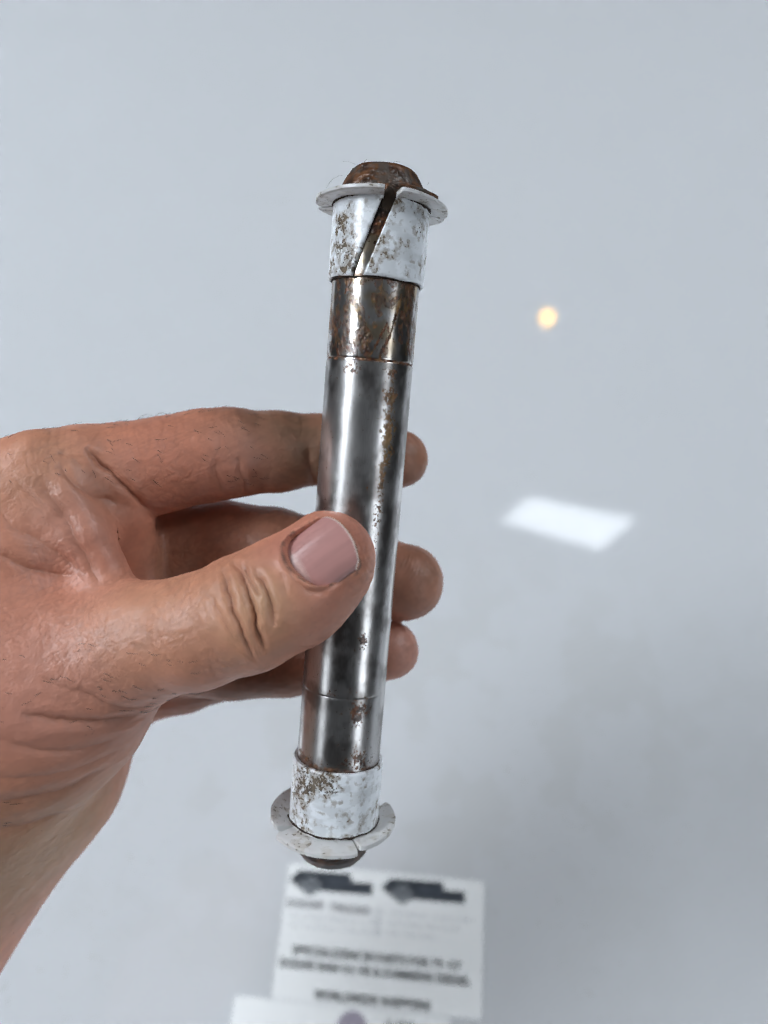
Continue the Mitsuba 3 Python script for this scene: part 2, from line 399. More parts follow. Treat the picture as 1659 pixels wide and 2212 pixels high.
# white plastic: dirt in scratches and smears
def plastic_col_for(seed, upper):
    def fn(p, n, uv):
        ph, s = pin_uv(uv)
        a = ph * 0.172
        base = mix((.66, .69, .71), (.80, .84, .87), smoothstep(.35, .6, fbm(a * .35 + seed, s * .6, 2.0, 3)))
        zone = fbm(a * .33 + seed * 3, s * .33, 5.0, 3) - .5
        f1 = fbm(a * 2.6 + seed, s * 2.6, 8.0, 4) - .5
        f2 = fbm(a * 1.1 + seed + 20, s * 1.1, 3.0, 4) - .5
        if upper:
            where = 1.75 * blob(ph, s, -48, 53, 30, 6) + .8 * blob(ph, s, -30, 49.5, 16, 2) + .9 * blob(ph, s, 0, 50.5, 16, 3) + .5 * blob(ph, s, 62, 55, 26, 7) + .5 * blob(ph, s, 30, 60.5, 60, 1.2)
        else:
            where = 1.6 * blob(ph, s, -25, -57, 30, 2.6) + 1.4 * blob(ph, s, -58, -60, 28, 5) + .7 * blob(ph, s, 4, -61.5, 12, 4) + .8 * blob(ph, s, 45, -66, 24, 2.0) + .9 * blob(ph, s, -20, -68, 80, 1.2)
        where = dr.minimum(where, 1.1)
        speck = smoothstep(.10, .20, f1 * .75 + zone * .7 + f2 * .5 + .20 * where - .17)
        smear = smoothstep(-.05, .32, f2 + zone * .5 + .20 * where - .04) * .7
        c = mix(base, (.30, .265, .22), smear)
        return mix(c, mix((.05, .036, .024), (.14, .10, .06), smoothstep(-.1, .2, f2)), speck * .9)
    return fn


def plastic_bump(p, n, uv):
    ph, s = pin_uv(uv)
    a = ph * 0.172
    return noise(a * .5, s * 6, 2.0) * .5 + fbm(a * 2, s * 2, 1.0, 3) * .5


def plastic(name, seed, upper):
    scene[name] = {'type': 'bumpmap', 'arbitrary': mikit.proc(plastic_bump, 2e-4), 'scale': 0.00006,
                   'bsdf': {'type': 'principled', 'base_color': mikit.proc(plastic_col_for(seed, upper)), 'roughness': .24, 'specular': .5}}


plastic('plastic_upper', 3.0, True)
plastic('plastic_lower', 8.0, False)


def flange_col(p, n, uv):
    q = p * 1000.0
    k = fbm(q.x * .5, q.y * .5, q.z * .5, 4)
    e = fbm(q.x * 1.7 + 4, q.y * 1.7, q.z * 1.7, 4)
    c = mix((.55, .555, .55), (.66, .66, .65), k)
    return mix(mix(c, (.40, .36, .29), smoothstep(.48, .66, k) * .45), (.13, .10, .065), smoothstep(.58, .68, e * .6 + k * .4) * .8)


scene['plastic_flange'] = {'type': 'principled', 'base_color': mikit.proc(flange_col), 'roughness': .33, 'specular': .5}
def grime_col(p, n, uv):
    q = p * 1000.0
    return mix((.012, .009, .007), (.05, .032, .02), fbm(q.x, q.y, q.z, 3))


scene['grime'] = {'type': 'principled', 'base_color': mikit.proc(grime_col), 'roughness': .7, 'specular': .2}


def shell(fn_s, fn_phi, fn_r, nu, nv, thick_in, name_uv=True):
    """A curved sheet of real thickness: (u, v) in [0,1]^2 -> s, phi, outer r; thick_in(u, v) -> the inner surface's (s, r)."""
    u, v = np.meshgrid(np.linspace(0, 1, nu), np.linspace(0, 1, nv), indexing='ij')
    s, ph, r = fn_s(u, v), fn_phi(u, v), fn_r(u, v)
    si, ri = thick_in(u, v, s, r)
    outer, inner = pin_point(s, ph, r), pin_point(si, ph, ri)
    uvs = np.stack([ph / (2 * np.pi) + .5, s / 200 + .5], -1)
    n = nu * nv
    f = grid_faces(nu, nv)
    V = np.vstack([outer.reshape(-1, 3), inner.reshape(-1, 3)])
    UV = np.vstack([uvs.reshape(-1, 2)] * 2)
    F = [f, f[:, ::-1] + n]
    idx = np.arange(n).reshape(nu, nv)

    def strip(e, rev):
        nonlocal V, UV, F
        base = len(V)
        V = np.vstack([V, V[e], V[e + n]]); UV = np.vstack([UV, UV[e], UV[e + n]])
        k = len(e); i = np.arange(k - 1) + base
        q = np.stack([i, i + k, i + k + 1, i + 1], 1)
        F.append(q[:, ::-1] if rev else q)
    strip(idx[:, 0], False); strip(idx[:, -1], True); strip(idx[0, :], True); strip(idx[-1, :], False)
    return (V, np.vstack(F)), UV


D2R = math.pi / 180


def sleeve(s0, s1, slot0, slot1, gap, R, th, wav, seed):
    """Slit sleeve from s0 to s1; the slot's middle runs from slot0 to slot1 degrees."""
    def fs(u, v):
        w = meshkit.fbm(np.stack([u * 14, v * 0, v * 0 + seed], -1), 3, seed) - .5
        return s0 + (s1 - s0) * v + wav * w * (1 - v)

    def fp(u, v):
        return (slot0 + (slot1 - slot0) * v + gap / 2 + (360 - gap) * u) * D2R

    def fr(u, v):
        ed = np.minimum(np.minimum(v, 1 - v) * abs(s1 - s0), np.minimum(u, 1 - u) * 55)
        return R - .22 * np.clip(1 - ed / .35, 0, 1) ** 2 + .06 * (meshkit.fbm(np.stack([u * 20, v * 4, v * 0], -1), 3, seed) - .5)
    return shell(fs, fp, fr, 260, 44, lambda u, v, s, r: (s, np.full_like(r, R - th)))


def flange_piece(sbase, p0, p1, r0, r1, lift, th, twist=0., seed=0, sgn=1, fil=.5):
    """One segment of a split flange: from r0 at the sleeve to r1 at the rim, bent by lift mm at the rim; sgn = +1 looks down the pin."""
    def fp(u, v):
        return (p0 + (p1 - p0) * u) * D2R

    def fr(u, v):
        rag = .25 * (meshkit.fbm(np.stack([u * 6 + seed, v * 0, v * 0], -1), 3, seed) - .5)
        rim = 1 - .15 * np.clip((v - .85) / .15, 0, 1) ** 2
        cor = .5 * (np.clip(1 - u / .05, 0, 1) ** 2 + np.clip(1 - (1 - u) / .05, 0, 1) ** 2) * v
        return r0 + (r1 + rag - cor - r0) * v

    def fs(u, v):
        edge = .22 * np.clip((v - .86) / .14, 0, 1) ** 2
        return sbase + lift * v ** 1.4 + twist * (u - .5) * v + sgn * edge - sgn * fil * np.clip(1 - v / .15, 0, 1) ** 2
    nu = max(24, int(abs(p1 - p0) / 2))

    def inn(u, v, s, r):
        edge = .22 * np.clip((v - .86) / .14, 0, 1) ** 2
        return s + sgn * (th - 2 * edge + fil * np.clip(1 - v / .15, 0, 1) ** 2), r
    return shell(fs, fp, fr, nu, 14, inn)


def put_shell(key, mu, bsdf, flip=False, label=None):
    (v, f), uv = mu
    put(key, (v, f[:, ::-1] if flip else f), bsdf, HOLD_T, uv=uv, label=label)


UB, LB = PIN + '__bushing', PIN + '__bushing_001'
put_shell(UB, sleeve(47.2, 62.6, -21.5, 10.5, 15.5, 9.85, .8, .5, 3), 'plastic_upper', label='upper white bushing with a diagonal slot')
put_shell(LB, sleeve(-54.0, -68.4, 158, 190, 17.5, 9.85, .8, .3, 6), 'plastic_lower', True, label='lower white bushing, stained with grime')
# upper flange: three pieces, seen from below
put_shell(UB + '__flange_piece', flange_piece(62.3, -96, 3.0, 9.3, 13.5, -.1, 1.0, .5, 1), 'plastic_flange')
put_shell(UB + '__flange_piece_001', flange_piece(62.3, 18, 100, 9.3, 13.4, -.3, 1.0, -.9, 2), 'plastic_flange')
put_shell(UB + '__flange_piece_002', flange_piece(62.2, 102, 262, 9.3, 13.6, -.5, 1.0, .2, 3), 'plastic_flange')
# lower flange: front piece bent down, two raised lobes, one behind
put_shell(LB + '__flange_piece', flange_piece(-68.6, -63, 27.5, 9.3, 13.5, -1.0, 1.15, .4, 4, -1), 'plastic_flange', True)
put_shell(LB + '__flange_piece_001', flange_piece(-68.3, 29.5, 118, 9.3, 13.6, .9, 1.35, 1.2, 5, -1), 'plastic_flange', True)
put_shell(LB + '__flange_piece_002', flange_piece(-68.3, -150, -59, 9.3, 13.9, 1.5, 1.35, -1.4, 6, -1), 'plastic_flange', True)
put_shell(LB + '__flange_piece_003', flange_piece(-68.6, 122, 206, 9.3, 13.4, -.4, 1.1, 0, 7, -1), 'plastic_flange', True)


def grime_ring(s, r, tube, p0, p1, seed, n=150):
    """A lumpy bead of dried dirt lying round the pin."""
    t = np.linspace(0, 1, n); q = np.linspace(0, 2 * np.pi, 9)
    T_, Q = np.meshgrid(t, q, indexing='ij')
    h = tube * np.clip((meshkit.fbm(np.stack([T_ * 26, np.cos(Q), np.sin(Q) + seed], -1), 3, seed) - .3) * 2.4, .12, 1.4) * np.clip(np.minimum(T_, 1 - T_) * 12, .05, 1)
    return pin_point(s + h * np.sin(Q), (p0 + (p1 - p0) * T_) * D2R, r + h * np.cos(Q)).reshape(-1, 3), grid_faces(n, 9)


put(UB + '__grime_ring', grime_ring(62.1, 9.8, .45, 22, 340, 2), 'grime', HOLD_T)
put(UB + '__grime_ring_001', grime_ring(47.0, 9.0, .35, -170, 170, 12), 'grime', HOLD_T)
put(LB + '__grime_ring', grime_ring(-68.0, 9.8, .40, -170, 170, 4), 'grime', HOLD_T)
put(LB + '__grime_ring_001', grime_ring(-54.2, 9.0, .30, -170, 170, 8), 'grime', HOLD_T)


# packed dirt at the head of the slot, and a flake of rust right of the top end
def lump(s, phi, r, size, seed, squash=(1, 1, 1)):
    m = trimesh.creation.icosphere(subdivisions=4, radius=1.0)
    v = m.vertices * (1 + .8 * (meshkit.fbm(m.vertices * 1.8 + seed, 4, seed) - .5))[:, None]
    e = np.stack([np.array(PR * math.cos(phi * D2R) - PN * math.sin(phi * D2R)), PA, PN * math.cos(phi * D2R) + PR * math.sin(phi * D2R)])
    return (v * np.array(squash) * size) @ e + pin_point(s, phi * D2R, r), m.faces


put(PIN + '__slot_dirt', lump(61.6, 9.5, 9.15, 1.0, 3, (1.35, 2.3, .25)), 'grime', HOLD_T, label='black dirt packed in the head of the slot')
put(PIN + '__rust_flake', lump(64.0, 42, 9.9, 1.0, 5, (5.2, .8, 2.0)), 'crust', HOLD_T)

# ------------------------------------------------------------------ the hand
BONES = [
    ('index',3,[(-73.7,3.8,2.0,10.8),(-58.3,8.1,-4.0,11),(-40.6,12.6,-10.0,10.4),(-34.6,13.4,-11.5,10.0),(-24.4,13.9,-14.0,9.2),(-14.5,14.7,-16.2,8.0),(-7.5,14.1,-17.0,8.0),(3.5,12.3,-16.0,6.7)]),
    ('middle',2.5,[(-82.4,-6.3,-15.0,12),(-58.9,-8.8,-22.0,11),(-38.9,-7.6,-22.0,10.2),(-26.5,-8.4,-21.0,9.4),(-14.3,-10.7,-20.5,8.6),(-3.2,-14.5,-20.0,9),(5.0,-16.7,-19.5,9.1)]),
    ('ring',2.5,[(-88.3,-25.7,-28.0,11),(-60.1,-33.4,-26.0,10.5),(-37.2,-36.6,-25.0,9.0),(-23.5,-36.2,-24.0,8.4),(-12.1,-34.6,-21.5,7.6),(1.4,-32.8,-20.0,6.9)]),
    ('pinky',2,[(-88.8,-50.4,-40.0,9.5),(-69.5,-47.9,-37.0,8.5),(-51.0,-43.3,-35.0,8.0),(-36.4,-39.3,-33.0,7.2),(-25.6,-37.2,-31.0,6.5)]),
    ('palm',6,[(-79.5,1.4,0.0,11),(-100.8,-30.3,-8.0,20),(-114.7,-52.0,-12.0,26)]),
    ('palm',6,[(-84.1,-8.9,-14.0,13),(-103.3,-34.2,-18.0,22),(-116.4,-55.9,-18.0,28)]),
    ('palm',6,[(-90.6,-26.8,-28.0,13),(-102.0,-50.9,-28.0,24)]),
    ('palm',6,[(-86.8,-49.9,-38.0,24),(-92.9,-59.0,-28.0,27)]),
    ('forearm',8,[(-91.2,-59.6,-20.0,28),(-104.4,-75.2,-20.0,29),(-140.4,-120.7,-24.0,36)]),
    ('pad',3,[(-63.9,8.9,1.0,9),(-58.5,-0.4,-3.0,8.3),(-57.7,-8.6,-7.0,7.3),(-59.0,-18.2,-11.0,7.8)]),
    ('web',5,[(-71.0,10.0,6.0,6.5),(-64.7,2.0,7.5,6.0),(-60.3,-4.6,8.0,5.4),(-55.9,-13.5,8.0,4.8)]),
    ('webfill',4,[(-82.0,2.5,3.0,12),(-76.2,-9.1,3.0,14),(-69.7,-18.1,0.0,11)]),
    ('webfill',4,[(-71.0,-1.4,-3.0,11),(-62.5,-4.0,-8.0,9.5),(-62.2,-10.9,-11.0,8.5)]),
    ('thenar',6,[(-84.4,-30.5,2.0,24),(-73.2,-36.0,1.0,23.5),(-60.2,-31.4,7.0,16),(-47.1,-25.4,13.0,11.4)]),
    ('thenar',7,[(-74.2,-36.5,1.0,23.5),(-90.4,-53.1,-2.0,26),(-111.1,-73.5,-8.0,30)]),
    ('thumb',3,[(-47.1,-25.4,13.0,11.4),(-36.1,-22.9,17.0,10.9),(-25.5,-18.9,20.0,11.0),(-19.8,-15.9,20.5,10.6),(-16.4,-14.0,20.0,10.2),(-10.8,-8.9,18.0,9.2)]),
    ('thumblump',1.5,[(-29.6,-10.9,20.0,1.9),(-27.8,-11.3,22.0,2.3),(-26.0,-12.1,24.0,2)]),
    ('thumbpad',3,[(-15.8,-16.7,17.0,8.2),(-11.5,-12.8,15.5,8)])]
# creases: (points, half width, depth)
CREASES = [
    ([(-29.0,-10.1,30.0),(-27.4,-13.6,30.0),(-25.5,-17.7,30.0),(-24.3,-20.9,30.0),(-23.3,-24.2,30.0),(-22.6,-26.5,30.0)],0.65,0.8),
    ([(-27.5,-8.9,31.0),(-25.3,-10.5,31.0),(-23.7,-14.0,31.0),(-22.6,-17.5,31.0),(-21.9,-20.5,31.0),(-21.3,-23.3,31.0),(-21.1,-25.1,31.0)],0.75,1.15),
    ([(-25.3,-9.0,31.0),(-23.7,-11.0,31.0),(-22.3,-13.5,31.0),(-21.3,-15.0,31.0)],0.6,0.8),
    ([(-22.8,-10.0,31.0),(-21.5,-11.2,31.0),(-20.0,-14.0,31.0),(-19.1,-17.0,31.0),(-18.7,-19.8,31.0)],0.65,0.85),
    ([(-30.8,-14.1,30.0),(-29.3,-16.6,30.0),(-27.2,-19.7,30.0),(-25.0,-23.0,30.0),(-24.2,-24.7,30.0)],0.6,0.3),
    ([(-18.2,-10.5,31.0),(-17.2,-13.0,31.0),(-16.7,-15.0,31.0)],0.6,0.2),
    ([(-17.4,-5.6,28.0),(-16.9,-9.2,28.0),(-14.8,-12.3,28.0),(-12.2,-13.9,28.0),(-9.4,-13.4,28.0),(-6.6,-11.7,28.0)],0.7,0.35),
    ([(-65.3,-36.3,22.0),(-58.7,-38.5,22.0),(-53.5,-39.4,22.0),(-48.8,-39.6,22.0),(-46.9,-38.3,22.0)],1.1,0.8),
    ([(-69.5,-40.7,20.0),(-60.6,-44.4,20.0),(-55.7,-44.8,20.0),(-52.4,-43.7,20.0)],1.2,0.45),
    ([(-72.7,-53.9,18.0),(-67.1,-54.2,18.0),(-62.2,-53.9,18.0),(-58.8,-52.6,18.0),(-54.6,-49.9,18.0)],1.3,0.6),
    ([(-73.7,-60.7,16.0),(-69.1,-60.9,16.0),(-64.1,-60.1,16.0)],1.4,0.6),
    ([(-56.1,-32.1,22.0),(-51.0,-35.7,22.0),(-45.5,-37.6,22.0)],0.8,0.35),
    ([(-72.2,-48.5,19.0),(-64.7,-49.2,19.0),(-56.5,-48.5,19.0),(-52.0,-46.6,19.0)],1.2,0.3),
    ([(-62.5,-29.8,24.0),(-57.8,-32.4,24.0),(-52.8,-33.8,24.0)],0.8,0.25),
    ([(-75.6,2.0,12.0),(-71.4,-2.6,12.0),(-67.2,-5.4,12.0),(-62.5,-9.6,12.0),(-57.1,-12.8,12.0)],1.1,0.4),
    ([(-72.4,6.4,13.0),(-68.2,2.6,13.0),(-64.2,-1.0,13.0),(-60.5,-2.8,13.0)],0.8,0.25),
    ([(-74.3,-6.6,13.0),(-70.9,-9.6,13.0),(-66.3,-11.6,13.0),(-60.5,-12.3,13.0)],0.9,0.5),
    ([(-64.0,10.1,4.0),(-61.1,5.6,4.0),(-58.2,3.4,4.0),(-54.5,2.1,4.0)],0.7,0.45),
    ([(-65.0,11.9,7.0),(-61.5,10.6,7.0),(-60.2,8.8,7.0)],0.7,0.35),
    ([(-60.4,13.0,4.0),(-56.2,9.0,4.0),(-51.8,3.4,4.0),(-50.0,-0.1,4.0)],0.8,0.95),
    ([(-67.5,6.8,4.0),(-65.1,3.2,4.0),(-62.7,-0.6,4.0),(-60.7,-4.3,4.0),(-58.9,-8.3,4.0),(-57.1,-11.2,4.0),(-55.6,-14.5,4.0)],1.7,0.9),
    ([(-35.7,11.3,0.0),(-35.8,7.5,0.0),(-34.5,3.7,0.0)],0.7,0.4),
    ([(-31.4,11.8,-1.0),(-30.7,7.6,-1.0),(-31.2,3.3,-1.0)],0.7,0.4),
    ([(-16.4,14.5,-8.0),(-16.5,9.7,-8.0),(-15.7,5.7,-8.0)],0.8,0.5)]
TINTS = [
    (-17.9,-6.9,28.0,6,(0.58,0.22,0.16),0.75),
    (-11.6,-16.1,26.0,9,(0.58,0.22,0.16),0.55),
    (-5.1,-2.0,22.0,5,(0.58,0.22,0.16),0.4),
    (-22.8,-17.9,31.0,10,(0.58,0.36,0.21),0.5),
    (-20.8,-14.7,31.0,4,(0.58,0.36,0.21),0.5),
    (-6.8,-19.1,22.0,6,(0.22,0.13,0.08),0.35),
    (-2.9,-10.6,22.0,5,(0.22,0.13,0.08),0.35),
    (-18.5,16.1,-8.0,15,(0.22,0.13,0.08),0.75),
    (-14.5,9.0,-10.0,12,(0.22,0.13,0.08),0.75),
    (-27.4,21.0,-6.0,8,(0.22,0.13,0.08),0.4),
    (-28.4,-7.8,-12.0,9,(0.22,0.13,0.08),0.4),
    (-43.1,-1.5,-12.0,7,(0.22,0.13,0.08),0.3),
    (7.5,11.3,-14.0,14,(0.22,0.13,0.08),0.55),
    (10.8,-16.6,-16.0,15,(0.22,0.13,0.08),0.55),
    (-45.7,-14.3,-14.0,10,(0.22,0.13,0.08),0.5),  # shade of the hollow above the thumb, put into the skin colour
    (-53.2,-12.1,-14.0,9,(0.22,0.13,0.08),0.4),  # more of that hollow, its shade painted in
    (-31.1,-40.5,-22.0,22,(0.22,0.13,0.08),0.6),  # shade under the thumb painted onto ring and little finger
    (4.4,-31.6,-16.0,10,(0.57,0.285,0.22),0.7),
    (-67.3,7.1,8.0,12,(0.58,0.36,0.21),0.45),
    (-61.2,-1.3,14.0,9,(0.57,0.285,0.22),0.6),
    (-57.6,-10.3,14.0,8,(0.58,0.22,0.16),0.35),
    (-63.8,-32.7,26.0,22,(0.57,0.285,0.22),0.6),
    (-66.4,-45.8,24.0,20,(0.58,0.22,0.16),0.3),
    (-69.5,-63.3,5.0,14,(0.44,0.24,0.13),0.0),
    (-72.0,-77.1,8.0,26,(0.44,0.24,0.13),0.9),
    (-66.8,-73.1,0.0,20,(0.44,0.24,0.13),0.9),
    (-30.8,11.5,-2.0,8,(0.57,0.285,0.22),0.4),
    (-50.1,10.0,6.0,14,(0.58,0.22,0.16),0.25),
    (-56.7,4.4,5.0,5,(0.22,0.13,0.08),0.25),
    (-42.0,-18.8,24.0,16,(0.58,0.36,0.21),0.3)]


def cone_sdf(p, a, b):
    """Distance to the hull of two balls (x, y, z, r)."""
    a, b = np.asarray(a, np.float32), np.asarray(b, np.float32)
    ba, ra, rb = b[:3] - a[:3], a[3], b[3]
    l2 = float(ba @ ba); rr = ra - rb; a2 = l2 - rr * rr; il2 = 1 / l2
    pa = p - a[:3]
    y = pa @ ba; z = y - l2
    d = pa * l2 - ba * y[:, None]
    x2 = np.einsum('ij,ij->i', d, d)
    y2 = y * y * l2; z2 = z * z * l2
    k = np.sign(rr) * rr * rr * x2
    out = (np.sqrt(x2 * a2 * il2) + y * rr) * il2 - ra
    m1 = np.sign(z) * a2 * z2 > k
    m2 = ~m1 & (np.sign(y) * a2 * y2 < k)
    out[m1] = np.sqrt(x2[m1] + z2[m1]) * il2 - rb
    out[m2] = np.sqrt(x2[m2] + y2[m2]) * il2 - ra
    return out


def smin(a, b, k):
    h = np.maximum(k - np.abs(a - b), 0) / k
    return np.minimum(a, b) - h * h * k * .25


FINGERS = ('index', 'middle', 'ring', 'pinky')


def hand_sdf(p):
    p = np.asarray(p, np.float32)
    parts = {}
    for name, k, chain in BONES:
        d = None
        for a, b in zip(chain[:-1], chain[1:]):
            e = cone_sdf(p, a, b)
            d = e if d is None else smin(d, e, 1.5)
        parts.setdefault(name, []).append((k, d))
    body = None
    for name in ('palm', 'forearm', 'webfill', 'thenar', 'web', 'pad', 'thumb', 'thumblump', 'thumbpad'):
        for k, d in parts[name]:
            body = d if body is None else smin(body, d, k)
    for name in FINGERS:
        k, d = parts[name][0]
        # fingers melt into the palm near their roots and stay apart from the thumb
        body = smin(body, d, 1.2 + 5 * np.clip((-44 - p[:, 0]) / 16, 0, 1)) if name != 'index' else smin(body, d, 1.0 + 4 * np.clip((-56 - p[:, 0]) / 14, 0, 1))
    # the finger pads flatten where they press on the pin
    q = p - PO
    s = q @ PA
    rad = np.linalg.norm(q - s[:, None] * PA, axis=1)
    return np.maximum(body, -(rad - 9.06))


def surface_nets(lo, hi, h):
    n = np.ceil((np.array(hi) - lo) / h).astype(int) + 1
    ax = [lo[i] + h * np.arange(n[i]) for i in range(3)]
    c = 4                                        # coarse pass marks the cells near the skin
    cax = [a[::c] for a in ax]
    G = np.stack(np.meshgrid(*cax, indexing='ij'), -1)
    D = hand_sdf(G.reshape(-1, 3)).reshape(G.shape[:3])
    near = np.abs(D) < h * c * 1.9
    from scipy.ndimage import zoom
    idx = [np.minimum(np.round(np.arange(n[i]) / c).astype(int), len(cax[i]) - 1) for i in range(3)]
    full = D[np.ix_(*idx)].astype(np.float32)
    act = near[np.ix_(*idx)]
    I = np.argwhere(act)
    full[act] = hand_sdf(np.stack([ax[k][I[:, k]] for k in range(3)], 1))
    inside = full < 0
    # cells with a sign change
    cnt = np.zeros(tuple(n - 1), np.int8)
    for o in np.ndindex(2, 2, 2):
        cnt += inside[o[0]:n[0] - 1 + o[0], o[1]:n[1] - 1 + o[1], o[2]:n[2] - 1 + o[2]]
    cell = (cnt > 0) & (cnt < 8)
    ids = -np.ones(cell.shape, np.int64)
    C = np.argwhere(cell)
    ids[cell] = np.arange(len(C))
    acc = np.zeros((len(C), 3)); w = np.zeros(len(C))
    corners = list(np.ndindex(2, 2, 2))
    val = {o: full[C[:, 0] + o[0], C[:, 1] + o[1], C[:, 2] + o[2]] for o in corners}
    for o in corners:
        for k in range(3):
            if o[k] == 0:
                o2 = tuple(1 if j == k else o[j] for j in range(3))
                a, b = val[o], val[o2]
                m = (a < 0) != (b < 0)
                t = np.where(m, a / np.where(m, a - b, 1), 0)
                pt = np.array(o, float)[None].repeat(len(C), 0)
                pt[:, k] += t
                acc[m] += pt[m]; w[m] += 1
    V = np.array(lo) + h * (C + acc / w[:, None])
    F = []
    for k in range(3):
        a = inside; s0 = [slice(1, -1)] * 3; s0[k] = slice(0, -1); s1 = list(s0); s1[k] = slice(1, None)
        x, y = a[tuple(s0)], a[tuple(s1)]
        E = np.argwhere(x != y)
        sg = x[tuple(E.T)]
        E = E + np.array([0 if j == k else 1 for j in range(3)])
        i, j = (k + 1) % 3, (k + 2) % 3
        oi, oj = np.eye(3, dtype=int)[i], np.eye(3, dtype=int)[j]
        q = np.stack([ids[tuple((E - oi - oj).T)], ids[tuple((E - oj).T)], ids[tuple(E.T)], ids[tuple((E - oi).T)]], 1)
        q[~sg] = q[~sg][:, ::-1]
        F.append(q)
    F = np.vstack(F)
    F = F[(F >= 0).all(1)]
    return V, np.vstack([F[:, [0, 1, 2]], F[:, [0, 2, 3]]])


def vertex_normals(v, f):
    n = np.zeros_like(v)
    c = np.cross(v[f[:, 1]] - v[f[:, 0]], v[f[:, 2]] - v[f[:, 0]])
    for k in range(3):
        np.add.at(n, f[:, k], c)
    return n / np.maximum(np.linalg.norm(n, axis=1, keepdims=True), 1e-12)


def project(v, n, its=2):
    for _ in range(its):
        d = hand_sdf(v)
        v = v - n * np.clip(d, -.6, .6)[:, None]
    return v


def seg_dist(q, pts):
    """Distance in x, y from q to a polyline, with the position along it (0..1)."""
    best = np.full(len(q), 1e9); along = np.zeros(len(q)); zc = np.zeros(len(q))
    L = np.r_[0, np.cumsum(np.linalg.norm(np.diff(pts[:, :2], axis=0), axis=1))]
    for i in range(len(pts) - 1):
        a, b = pts[i], pts[i + 1]
        ab = b[:2] - a[:2]
        t = np.clip(((q[:, :2] - a[:2]) @ ab) / (ab @ ab), 0, 1)
        d = np.linalg.norm(q[:, :2] - a[:2] - t[:, None] * ab, axis=1)
        m = d < best
        best[m] = d[m]; along[m] = ((L[i] + t * (L[i + 1] - L[i])) / L[-1])[m]; zc[m] = (a[2] + t * (b[2] - a[2]))[m]
    return best, along, zc


def spline(pts, n=8):
    from scipy.interpolate import CubicSpline
    pts = np.asarray(pts, float)
    t = np.r_[0, np.cumsum(np.linalg.norm(np.diff(pts, axis=0), axis=1))]
    return CubicSpline(t, pts)(np.linspace(0, t[-1], n * (len(pts) - 1) + 1))


# thumb nail: its own axes (along the thumb, across it, out of it)
NAIL_C = np.array([-11.4, -6.5, 27.2])
NAIL_L = np.array([.80, .585, -.10]); NAIL_L /= np.linalg.norm(NAIL_L)
NAIL_N = np.array([-.20, .34, .92]); NAIL_N -= NAIL_L * (NAIL_N @ NAIL_L); NAIL_N /= np.linalg.norm(NAIL_N)
NAIL_W = np.cross(NAIL_N, NAIL_L)
NAIL_R = 8.6                                     # radius of its curve across


def nail_edges(w):
    """Where the nail begins and ends along the thumb, at w mm across (|w| <= 6)."""
    e = np.clip(np.abs(w) / 6.0, 0, 1)
    return -6.1 + 2.3 * e ** 2.2 + 1.6 * np.clip((e - .8) / .2, 0, 1) ** 2, 5.6 - 1.9 * e ** 2.2 - .9 * np.clip((e - .85) / .15, 0, 1) ** 2


def nail_outline(l, w):
    """Signed measure: < 0 inside the nail (l along, w across, mm)."""
    l0, l1 = nail_edges(w)
    return np.maximum(np.maximum(l0 - l, l - l1), np.abs(w) - 6.0)


V, F = surface_nets((-150, -150, -75), (22, 34, 36), 0.9)
V = project(V, vertex_normals(V, F), 2)
tm = trimesh.Trimesh(V, F, process=False)
V, F = trimesh.remesh.subdivide(tm.vertices, tm.faces)
N = vertex_normals(V, F)
V = project(V, N, 2)
N = vertex_normals(V, F)



def refine(v, f, sel):
    """Split the chosen triangles in four; returns also the edge midpoints shared with an unsplit triangle."""
    fs = f[sel]
    e = np.sort(np.vstack([fs[:, [0, 1]], fs[:, [1, 2]], fs[:, [2, 0]]]), 1)
    key = e[:, 0].astype(np.int64) * (len(v) + 1) + e[:, 1]
    uk, first, inv, cnt = np.unique(key, return_index=True, return_inverse=True, return_counts=True)
    ue = e[first]
    m = len(v) + inv.reshape(3, -1)
    nf = np.vstack([np.stack([fs[:, 0], m[0], m[2]], 1), np.stack([fs[:, 1], m[1], m[0]], 1), np.stack([fs[:, 2], m[2], m[1]], 1), np.stack([m[0], m[1], m[2]], 1)])
    seam = np.where(cnt == 1)[0]
    return np.vstack([v, v[ue].mean(1)]), np.vstack([f[~sel], nf]), len(v) + seam, ue[seam]


seen = (N[F].mean(1)[:, 2] > -.25) & (V[F].mean(1)[:, 0] > -88) & (V[F].mean(1)[:, 1] > -112)
V, F, SEAM, SEAM_E = refine(V, F, seen)
N = vertex_normals(V, F)
disp = np.zeros(len(V))
crease_tone = np.zeros(len(V))
wob = meshkit.fbm(V * .35, 3, 4) - .5
for pts, hw, dep in CREASES:
    c = spline(pts)
    lo, hi = c.min(0) - 4, c.max(0) + 4
    m = np.where((V[:, 0] > lo[0]) & (V[:, 0] < hi[0]) & (V[:, 1] > lo[1]) & (V[:, 1] < hi[1]) & (N[:, 2] > .0))[0]
    d, al, zc = seg_dist(V[m] + wob[m][:, None] * .9, c)
    ok = (np.abs(V[m][:, 2] - zc) < 14) * np.clip(N[m][:, 2] * 3, 0, 1)
    end = np.clip(np.minimum(al, 1 - al) * 5, 0, 1) ** .7
    g = (.55 * np.exp(-(d / hw) ** 2) + .45 * np.exp(-(d / (.45 * hw)) ** 2)) * end * ok
    lip = np.exp(-((d - 2.1 * hw) / (1.1 * hw)) ** 2) * end * ok
    disp[m] += -dep * g + .15 * dep * lip
    crease_tone[m] = np.maximum(crease_tone[m], g * min(1, dep * 1.3))
